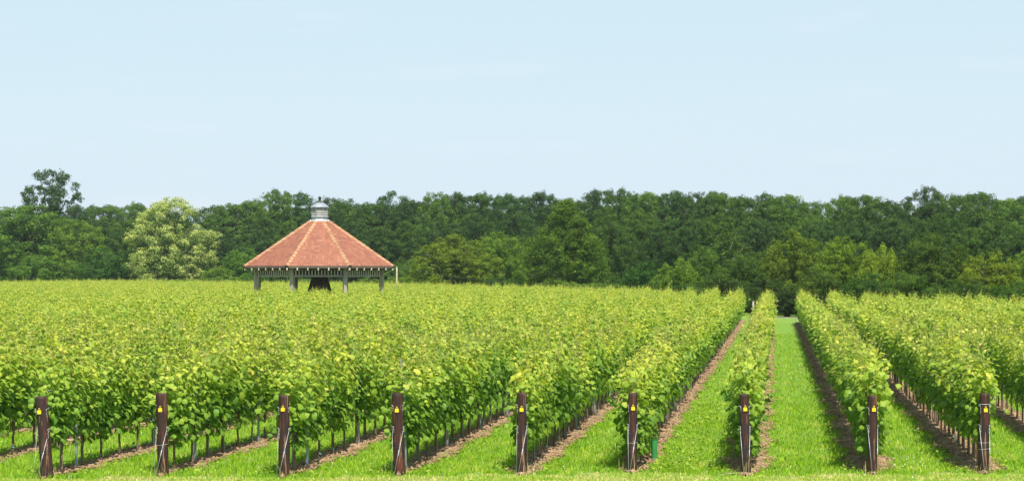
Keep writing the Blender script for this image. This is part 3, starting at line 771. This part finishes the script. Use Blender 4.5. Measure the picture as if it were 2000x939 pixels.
for k in range(8):
    c0 = ov(.68, k, 0); w = MB(); w.box((c0.x, c0.y, (ZL0 + ZL1) / 2), (.09, .09, ZL1 - ZL0 + .02), Matrix.Rotation(R(-112.5 + 45 * k), 3, 'Z')); w.build('corner_post', M_LEAD, cup)
    a, b = ov(.66, k, 0), ov(.66, k + 1, 0); dv = (b - a).normalized(); nr = ((a + b) / 2).normalized()
    for q in range(5):
        z = ZL0 + .07 + q * .14; w = MB(); A = a + dv * .05; B = b - dv * .05
        w.add([A + nr * .05 + Vector((0, 0, z - .045)), B + nr * .05 + Vector((0, 0, z - .045)), B - nr * .04 + Vector((0, 0, z + .045)), A - nr * .04 + Vector((0, 0, z + .045)),
               A + nr * .05 + Vector((0, 0, z - .065)), B + nr * .05 + Vector((0, 0, z - .065)), B - nr * .04 + Vector((0, 0, z + .025)), A - nr * .04 + Vector((0, 0, z + .025))],
              [(0, 1, 2, 3), (7, 6, 5, 4), (0, 4, 5, 1), (3, 2, 6, 7), (0, 3, 7, 4), (1, 5, 6, 2)])
        w.build('louvre', M_TIPW, cup)
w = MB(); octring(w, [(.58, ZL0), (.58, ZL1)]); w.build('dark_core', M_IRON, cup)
w = MB(); octring(w, [(.66, ZL1 - .01), (.84, ZL1 + .02), (.84, ZL1 + .07), (.60, ZL1 + .27), (.30, ZL1 + .42), (.10, ZL1 + .50)]); w.build('cap', M_LEAD, cup)
w = MB(); zt = ZL1 + .48; w.tube([(0, 0, zt), (0, 0, zt + .05), (0, 0, zt + .10), (0, 0, zt + .32), (0, 0, zt + .34), (0, 0, zt + .40), (0, 0, zt + .42), (0, 0, zt + .5)], [.20, .20, .12, .10, .17, .17, .07, .05], 12); w.build('finial', M_IRON, cup)
# tapered dark structure in the middle
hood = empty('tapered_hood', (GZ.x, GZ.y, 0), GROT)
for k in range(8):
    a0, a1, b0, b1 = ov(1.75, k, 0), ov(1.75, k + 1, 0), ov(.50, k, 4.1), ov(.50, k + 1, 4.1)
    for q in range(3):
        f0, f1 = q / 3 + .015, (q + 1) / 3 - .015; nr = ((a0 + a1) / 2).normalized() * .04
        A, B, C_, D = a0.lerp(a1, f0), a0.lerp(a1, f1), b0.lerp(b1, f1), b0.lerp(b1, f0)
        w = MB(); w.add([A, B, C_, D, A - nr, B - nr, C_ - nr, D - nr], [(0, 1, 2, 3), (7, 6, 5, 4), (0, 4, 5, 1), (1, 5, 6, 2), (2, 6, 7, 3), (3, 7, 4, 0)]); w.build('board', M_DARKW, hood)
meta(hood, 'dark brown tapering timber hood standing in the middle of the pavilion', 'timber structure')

# ------------------------------------------------------------------ small posts, rail, pole and cable
def pole(name, px, y0, y1, d, wd, mat, label, cat, lean=0):
    x = X_(px, d); z = Z_(y0, d); t = empty(name, (x, d, 0)); w = MB(); w.tube([(0, 0, -.05), (lean / 2, 0, z / 2), (lean, 0, z)], [wd / 2 * 1.05, wd / 2, wd / 2 * .95], 10); w.build('shaft', mat, t)
    w = MB(); w.tube([(lean, 0, z - .06), (lean, 0, z - .03)], wd / 2 * 1.08, 10); w.build('wire_hoop', M_WIRE, t); meta(t, label, cat); return t
pole('trellis_post', 1471, 588, 626, 156.5, .16, M_GREYW, 'pale grey post at the far end of the narrow lane left of the wide lane', 'post')
pole('trellis_post', 1653, 592, 650, 124, .10, M_BARK, 'thin dark post rising between the vines right of the far gap', 'post')
pole('trellis_post', 1351, 586, 610, 120, .16, M_BEAMW, 'brown post top poking out of the vines left of the far grey post', 'post')
t = pole('wooden_pole', 775, 521, 552, 205, .16, M_PALE, 'tall pale wooden pole standing behind the vines right of the pavilion', 'pole')
a = Vector((X_(775, 205), 205, Z_(520, 205))); b = Vector((X_(1010, 262), 262, Z_(551, 262)))
w = MB(); w.tube([a.lerp(b, f) - Vector((0, 0, .9 * 4 * f * (1 - f) * .35)) for f in [q / 12 for q in range(13)]], .018, 4); o = w.build('overhead_cable', M_DWIRE); meta(o, 'thin dark cable sagging right from the pale pole in front of the trees', 'cable')
t = empty('low_rail', (X_(1533, 158), 158, 0)); w = MB(); w.box((0, 0, .26), (2.2, .08, .08)); w.build('plank', M_GREYW, t)
for x_ in (-.9, .9): w = MB(); w.box((x_, .0, .10), (.12, .09, .21)); w.build('leg', M_GREYW, t)
meta(t, 'low pale wooden rail across the far end of the wide grass lane', 'rail')

# ------------------------------------------------------------------ trees
def crown_mesh(name, seed, h, w, z0, shape, nl, n, size, lr, mat, flat=.8, fill=.22, blossom=False):
    rg = np.random.default_rng(seed); C = []; Rl = []; W = w / 2
    zc = z0 + (h - z0) * (.38 if shape == 'dome' else .5)
    for q in range(nl):
        a = rg.uniform(0, 6.283); R_ = w * rg.uniform(*lr); inner = rg.uniform() < .30
        if shape == 'cone':
            t_ = rg.uniform(0, 1) ** 1.05; r = W * max(.03, (1 - t_ ** 1.5)) ** .75 * min(1, .75 + t_ * 2); z = z0 + (h - z0) * t_
        elif shape in ('dome', 'cone2') and rg.uniform() < .38: z = rg.uniform(z0 + R_ * .6, zc); r = W * (.86 + .14 * (z - z0) / (zc - z0))
        else:
            ct = rg.uniform(.0 if shape == 'dome' else -.95, 1); r = W * math.sqrt(1 - ct * ct) ** .85; z = zc + (h - zc if ct > 0 else zc - z0) * ct
        r *= (1 + .10 * math.sin(a * 3 + seed) + .07 * math.sin(a * 5 + z + seed * 2)) * rg.uniform(.86, 1.03)
        z += rg.normal(0, .015) * h
        if inner: r *= rg.uniform(.15, .8); z = z0 + (z - z0) * rg.uniform(.6, .97)
        C.append([math.cos(a) * max(0, r - R_ * .9), math.sin(a) * max(0, r - R_ * .9), z - (R_ * .8 if z > h * .6 else 0)]); Rl.append(R_)
    C = np.array(C); Rl = np.array(Rl); C[:, 2] = np.clip(C[:, 2], z0 + Rl * .6, h - Rl * .85)
    NCL = 8; out = C.copy(); out[:, 2] -= z0 + (h - z0) * .35; out = unit(out)
    D = unit(rg.normal(size=(nl, NCL, 3)) + out[:, None] * .55 + np.array([0, 0, .35]))
    CC = (C[:, None] + D * (Rl[:, None, None] * rg.uniform(.7, 1.0, (nl, NCL, 1))) * np.array([1, 1, flat])).reshape(-1, 3)
    CR = np.repeat(Rl, NCL) * rg.uniform(.38, .62, nl * NCL); CD = D.reshape(-1, 3)
    ci = rg.choice(len(CC), n, p=CR ** 2 / np.sum(CR ** 2)); li = ci // NCL; E = unit(rg.normal(size=(n, 3)) + CD[ci] * .8 + np.array([0, 0, .3]))
    P = CC[ci] + E * (CR[ci] * rg.uniform(.45, 1.1, n))[:, None] * np.array([1.15, 1.15, .8])
    N = CD[ci] * .6 + E * .8 + rg.normal(0, .32, (n, 3)) + np.array([0, 0, .2])
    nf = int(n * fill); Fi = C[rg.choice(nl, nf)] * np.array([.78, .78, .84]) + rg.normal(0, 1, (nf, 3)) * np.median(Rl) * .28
    Fi[:, 2] = np.clip(Fi[:, 2], .2, h * .9)
    P = np.concatenate([P, Fi]); N = np.concatenate([N, rg.normal(size=(nf, 3))]); S = np.concatenate([size * rg.uniform(.6, 1.35, n), size * 2.0 * rg.uniform(.8, 1.2, nf)])
    lob = rg.uniform(0, 1, nl); clu = rg.uniform(0, 1, len(CC))
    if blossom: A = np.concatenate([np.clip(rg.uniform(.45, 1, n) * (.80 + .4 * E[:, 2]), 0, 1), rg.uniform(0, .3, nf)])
    else: A = np.concatenate([np.clip(lob[li] * .35 + clu[ci] * .3 + rg.normal(0, .12, n), 0, 1) * .8, rg.uniform(0, .5, nf)])
    rn = np.concatenate([np.clip(rg.uniform(0, 1, n) * .5 + clu[ci] * .5, 0, 1), rg.uniform(0, 1, nf)])
    V, Fc, k = leaf_geo(rg, P, N, S, QV, QF)
    return np_mesh(name, V, Fc, mat, {'age': np.repeat(A, k), 'rnd': np.repeat(rn, k)}), C, Rl
def tree_trunk(seed, h, C, mat, r=.35, low=.25, nlimb=16):
    rg = random.Random(seed); mb = MB(); top = Vector((0, 0, h * .82)); bend = Vector((rg.uniform(-.4, .4), rg.uniform(-.4, .4), 0))
    def ax(f): return top * f + bend * math.sin(f * 3)
    mb.tube([ax(f) + Vector((0, 0, -.2 if f == 0 else 0)) for f in (0, .08, .25, .45, .65, .85, 1)], [r * 1.5, r * 1.05, r * .9, r * .72, r * .5, r * .3, r * .08], 8, rng=rg, rough=.06)
    for q in sorted(rg.sample(range(len(C)), min(nlimb, len(C)))):
        c = Vector(C[q]); f = max(low, min(.85, (c.z / h) * .62)); a = ax(f); m_ = a.lerp(c, .5) + Vector((0, 0, h * .03)); mb.tube([a, m_, c], [r * (.5 - .35 * f), r * .2, r * .06], 5)
    return mb.mesh('trunk', mat)
VAR = {}
def variant(key, seed, h, w, z0, shape, nl, n, size, lr, mat=None, tm=None, **kw):
    m, C, Rl = crown_mesh('crown', seed, h, w, z0, shape, nl, n, size, lr, mat or M_CROWN, **kw)
    VAR[key] = (m, tree_trunk(seed, h, C, tm or M_OAKBARK, **({'r': .16, 'nlimb': 4} if key == 'birch' else {})), h, w)
for q in range(5): variant('oak%d' % q, 300 + q, 15, 14, .8, 'round' if q % 2 else 'dome', 230, 36000, .24, (.05, .095), fill=.2)
for q in range(4): variant('tall%d' % q, 320 + q, 18, 15, 1.5, 'dome' if q % 2 else 'round', 240, 38000, .26, (.05, .095), fill=.2)
for q in range(3): variant('bush%d' % q, 340 + q, 6, 8, .2, 'dome', 110, 16000, .155, (.05, .11), fill=.2)
for q in range(2): variant('edge%d' % q, 350 + q, 11, 12, .4, 'dome', 220, 32000, .20, (.045, .09), fill=.2)
variant('cone', 362, 15, 16, .4, 'cone', 360, 46000, .21, (.045, .08), fill=.15)
variant('open', 374, 22, 13.5, 9.5, 'round', 200, 22000, .28, (.05, .085), fill=.06, flat=1.0)
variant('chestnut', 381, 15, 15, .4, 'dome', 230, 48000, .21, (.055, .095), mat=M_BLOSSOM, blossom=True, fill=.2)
variant('birch', 390, 11, 6.5, 1.5, 'round', 90, 14000, .19, (.06, .11), tm=M_BIRCH, fill=.12)

DARK = (.072, .136, .028); DARK2 = (.098, .178, .032); MID = (.13, .22, .030); OLIVE = (.12, .18, .024); YEL = (.20, .28, .032); BRIGHT = (.10, .185, .028); BLUE = (.058, .122, .032)
trnd = random.Random(11)
def tree(kind, px, top, hw, d, col, label, group=None, hmul=1.0, base=0):
    m, tm, h0, w0 = VAR[kind]; H = (Z_(top, d)) * hmul; Wd = 2 * hw / F * d * 1.12
    t = empty('tree' if not kind.startswith('bush') else 'bush', (X_(px, d), d, 0), trnd.uniform(0, 6.28)); t.scale = (Wd / w0, Wd / w0, H / h0)
    c = link('crown', m, t); c.color = (*col, 1); link('trunk', tm, t)
    meta(t, label, 'tree' if not kind.startswith('bush') else 'bush', group); return t
# --- named trees
tree('open', 97, 331, 57, 388, (.055, .105, .030), 'tall lone tree with gappy crown rising above the left skyline', hmul=1.0)
tree('chestnut', 338, 381, 85, 352, MID, 'rounded chestnut tree covered in cream-yellow blossom')
tree('cone', 1105, 383, 106, 236, (.086, .152, .020), 'broad conical dark green tree standing in front of the wood right of centre')
tree('edge0', 885, 457, 88, 270, (.14, .20, .024), 'low olive tree with yellowish flowering tips right of the pavilion')
tree('edge1', 975, 449, 62, 278, MID, 'mid green tree squeezed between the olive tree and the broad conical one')
tree('birch', 1418, 430, 42, 215, (.075, .125, .028), 'slender birch with pale forked trunk showing in its crown')
tree('edge0', 1550, 447, 66, 186, OLIVE, 'olive green tree right above the far end of the wide lane')
tree('edge1', 1648, 458, 66, 180, (.14, .22, .026), 'yellow-green spreading tree beyond the vines right of the lane')
tree('bush1', 1722, 472, 46, 172, YEL, 'bright yellow-green tree with drooping boughs on the right')
tree('edge0', 1822, 455, 80, 168, (.072, .122, .020), 'dark olive tree with a brownish top towards the right')
tree('edge1', 1935, 488, 66, 160, (.16, .22, .026), 'yellow-topped low tree near the right edge')
tree('edge0', 2035, 470, 60, 162, MID, 'green tree cut by the right edge of the picture')
tree('oak1', 50, 398, 100, 372, BRIGHT, 'broad fresh green tree below the tall lone one at the left edge')
tree('edge1', 150, 425, 62, 368, MID, 'mid green tree between the broad left tree and the chestnut')
tree('bush0', 72, 494, 62, 352, BRIGHT, 'light green rounded bush above the vines at the far left')
tree('bush1', 208, 480, 66, 356, (.055, .13, .022), 'dark green bush left of the blossoming chestnut')
tree('bush2', 474, 480, 46, 352, (.10, .20, .026), 'bright green bush between the chestnut and the pavilion')
tree('bush0', 430, 520, 40, 345, MID, 'small green bush at the right foot of the chestnut')
tree('bush2', 1262, 508, 50, 205, (.05, .125, .026), 'green bush in the hedge right of the broad conical tree')
tree('bush1', 1325, 500, 52, 200, MID, 'leafy bush in the hedge halfway to the birch')
tree('bush0', 1375, 478, 50, 205, (.08, .15, .025), 'fresh green bush left of the birch')
tree('bush2', 1462, 486, 56, 192, (.07, .13, .022), 'green bush between birch and the olive tree over the lane')
tree('bush0', 1405, 530, 60, 186, (.06, .11, .022), 'low dark bush in front of the birch')
tree('bush1', 1500, 530, 50, 178, (.05, .09, .02), 'dark bush at the left side of the far lane end')
tree('bush2', 1597, 520, 54, 172, (.07, .12, .022), 'olive bush at the right side of the far lane end')
tree('bush1', 1700, 530, 60, 160, (.055, .12, .022), 'green bush under the yellow-green tree')
tree('bush0', 1780, 530, 66, 154, (.075, .14, .024), 'low bush with layered boughs in front of the dark olive tree')
tree('bush2', 1880, 540, 70, 148, (.055, .11, .02), 'dark low bush behind the vines towards the right edge')
tree('bush1', 1985, 545, 66, 142, (.06, .13, .022), 'lowest green bush at the right edge')
tree('bush0', 1538, 566, 46, 172, (.035, .065, .016), 'added shade-coloured bush closing the far end of the wide lane')  # bush added to darken the lane end; shade put into its leaf colour
tree('bush0', 1190, 535, 40, 240, (.05, .11, .024), 'dark bush at the right foot of the broad conical tree')
tree('bush2', 1020, 535, 40, 246, (.05, .11, .022), 'dark bush at the left foot of the broad conical tree')
tree('bush1', 800, 505, 50, 300, DARK2, 'dark bush just right of the pale pole')
# --- back of the wood
sky_px = [(-60, 402), (8, 408), (62, 412), (150, 398), (205, 397), (262, 393), (300, 402), (415, 398), (450, 394), (495, 388), (540, 368), (585, 374), (640, 384), (672, 386), (722, 392),
          (772, 371), (810, 388), (850, 373), (900, 372), (945, 373), (1000, 375), (1060, 371), (1115, 385), (1165, 369), (1212, 366), (1258, 371), (1312, 369), (1358, 373), (1402, 370), (1448, 380),
          (1492, 375), (1538, 376), (1592, 392), (1645, 379), (1692, 377), (1735, 388), (1810, 362), (1862, 377), (1915, 371), (1965, 384), (2010, 379), (2070, 385), (2125, 380), (2185, 384), (2245, 378)]
for q, (px, top) in enumerate(sky_px):
    d = float(np.interp(px, [0, 500, 1200, 2000], [430, 410, 330, 290])) + trnd.uniform(-8, 12)
    col = trnd.choice([DARK, DARK2, BLUE, DARK2, (.052, .100, .026)])
    ref, sx = (('tall lone tree', 97), ('blossoming chestnut', 338), ('pavilion cupola', 624), ('broad conical tree', 1105), ('birch', 1418), ('dark olive tree', 1822))[int(np.argmin([abs(px - c) for c in (97, 338, 624, 1105, 1418, 1822)]))]
    side = sorted([p for p, _ in sky_px if (p > sx) == (px > sx)], key=lambda p: abs(p - sx)); o_ = side.index(px)
    tree(trnd.choice(['tall0', 'tall1', 'tall2', 'tall3', 'oak0', 'oak1']), px, top, trnd.uniform(50, 66), d, col,
         'dark green skyline tree, %s to the %s of the %s' % (ordw[o_], 'right' if px > sx else 'left', ref), 'trees along the skyline of the wood')
for q, (pa, pb) in enumerate(zip(sky_px[:-1], sky_px[1:])):
    px = (pa[0] + pb[0]) / 2; top = max(pa[1], pb[1]) + trnd.uniform(-1, 9); d = float(np.interp(px, [0, 500, 1200, 2000], [455, 435, 360, 318])) + trnd.uniform(-6, 6)
    sx, ref = min([(97, 'tall lone tree'), (338, 'blossoming chestnut'), (624, 'pavilion cupola'), (1105, 'broad conical tree'), (1418, 'birch'), (1822, 'dark olive tree')], key=lambda m: abs(px - m[0]))
    mids_ = [(a_[0] + b_[0]) / 2 for a_, b_ in zip(sky_px[:-1], sky_px[1:])]; o_ = sorted([p for p in mids_ if (p > sx) == (px > sx)], key=lambda p: abs(p - sx)).index(px)
    tree(trnd.choice(['tall0', 'tall2', 'oak0', 'oak2']), px, top, trnd.uniform(46, 58), d, trnd.choice([DARK, DARK2, BLUE]),
         'distant tree filling a skyline dip, %s %s of the %s' % (ordw[o_], 'right' if px > sx else 'left', ref), 'distant trees behind the skyline of the wood')
# --- middle rank, leaf colour darkened for depth behind the front trees
mids = [(-30, 440), (110, 440), (190, 432), (250, 428), (420, 440), (520, 425), (560, 455), (690, 430), (735, 440), (790, 430), (850, 425), (930, 420), (1010, 418), (1190, 420), (1250, 415), (1300, 440), (1350, 425),
        (1400, 415), (1480, 425), (1530, 432), (1600, 430), (1670, 425), (1740, 430), (1780, 420), (1850, 418), (1900, 440), (1960, 430), (2030, 425), (2095, 428), (2165, 424), (2230, 430)]
for q, (px, top) in enumerate(mids):
    d = float(np.interp(px, [0, 500, 1200, 2000], [395, 375, 285, 240])) + trnd.uniform(-10, 10)
    ref, sx = (('tall lone tree', 97), ('blossoming chestnut', 338), ('pavilion', 624), ('broad conical tree', 1105), ('birch', 1418), ('dark olive tree', 1822))[int(np.argmin([abs(px - c) for c in (97, 338, 624, 1105, 1418, 1822)]))]
    side = sorted([p for p, _ in mids if (p > sx) == (px > sx)], key=lambda p: abs(p - sx)); o_ = side.index(px)
    tree(trnd.choice(['oak0', 'oak1', 'oak2', 'oak3', 'oak4']), px, top + trnd.uniform(-6, 6), trnd.uniform(48, 66), d, trnd.choice([(.056, .110, .024), (.068, .128, .024), (.050, .100, .026)]),
         'dark green tree halfway down the wood, %s %s of the %s' % (ordw[o_], 'right' if px > sx else 'left', ref), 'trees in the middle of the wood')
# --- undergrowth under the wood edge
marks = [(97, 'tall lone tree'), (338, 'blossoming chestnut'), (624, 'pavilion'), (1105, 'broad conical tree'), (1418, 'birch'), (1535, 'far end of the wide lane'), (1822, 'dark olive tree')]
shr = list(range(-142, 2330, 62))
for q, px in enumerate(shr):
    d = far_depth(px) + 14 + trnd.uniform(0, 18)
    if abs(px - 1535) < 40: d += 10
    sx, ref = min(marks, key=lambda m: abs(px - m[0]))
    o_ = sorted([p for p in shr if (p > sx) == (px > sx)], key=lambda p: abs(p - sx)).index(px)
    tree('bush%d' % (q % 3), px, 548 - trnd.uniform(-6, 10) + max(0, (px - 1100) / 60), trnd.uniform(42, 56), d, trnd.choice([DARK2, MID, (.05, .11, .022)]),
         'low shrub above the vines, %s %s of the %s' % (ordw[o_], 'right' if px > sx else 'left', ref), 'low shrubs along the wood edge')

# ------------------------------------------------------------------ summer haze
hz = MB(); hz.box((0, 215, 11.5), (760, 560, 26)); t = NT('haze_air'); t.n.remove(t.b)
pv = t.new('ShaderNodeVolumePrincipled'); pv.inputs['Color'].default_value = (.80, .90, 1.0, 1); pv.inputs['Density'].default_value = .00011; pv.inputs['Anisotropy'].default_value = .2
t.lk(pv.outputs[0], t.out.inputs['Volume'])
meta(hz.build('haze', t.m), 'thin summer haze between the vineyard and the wood', 'haze', kind='stuff')
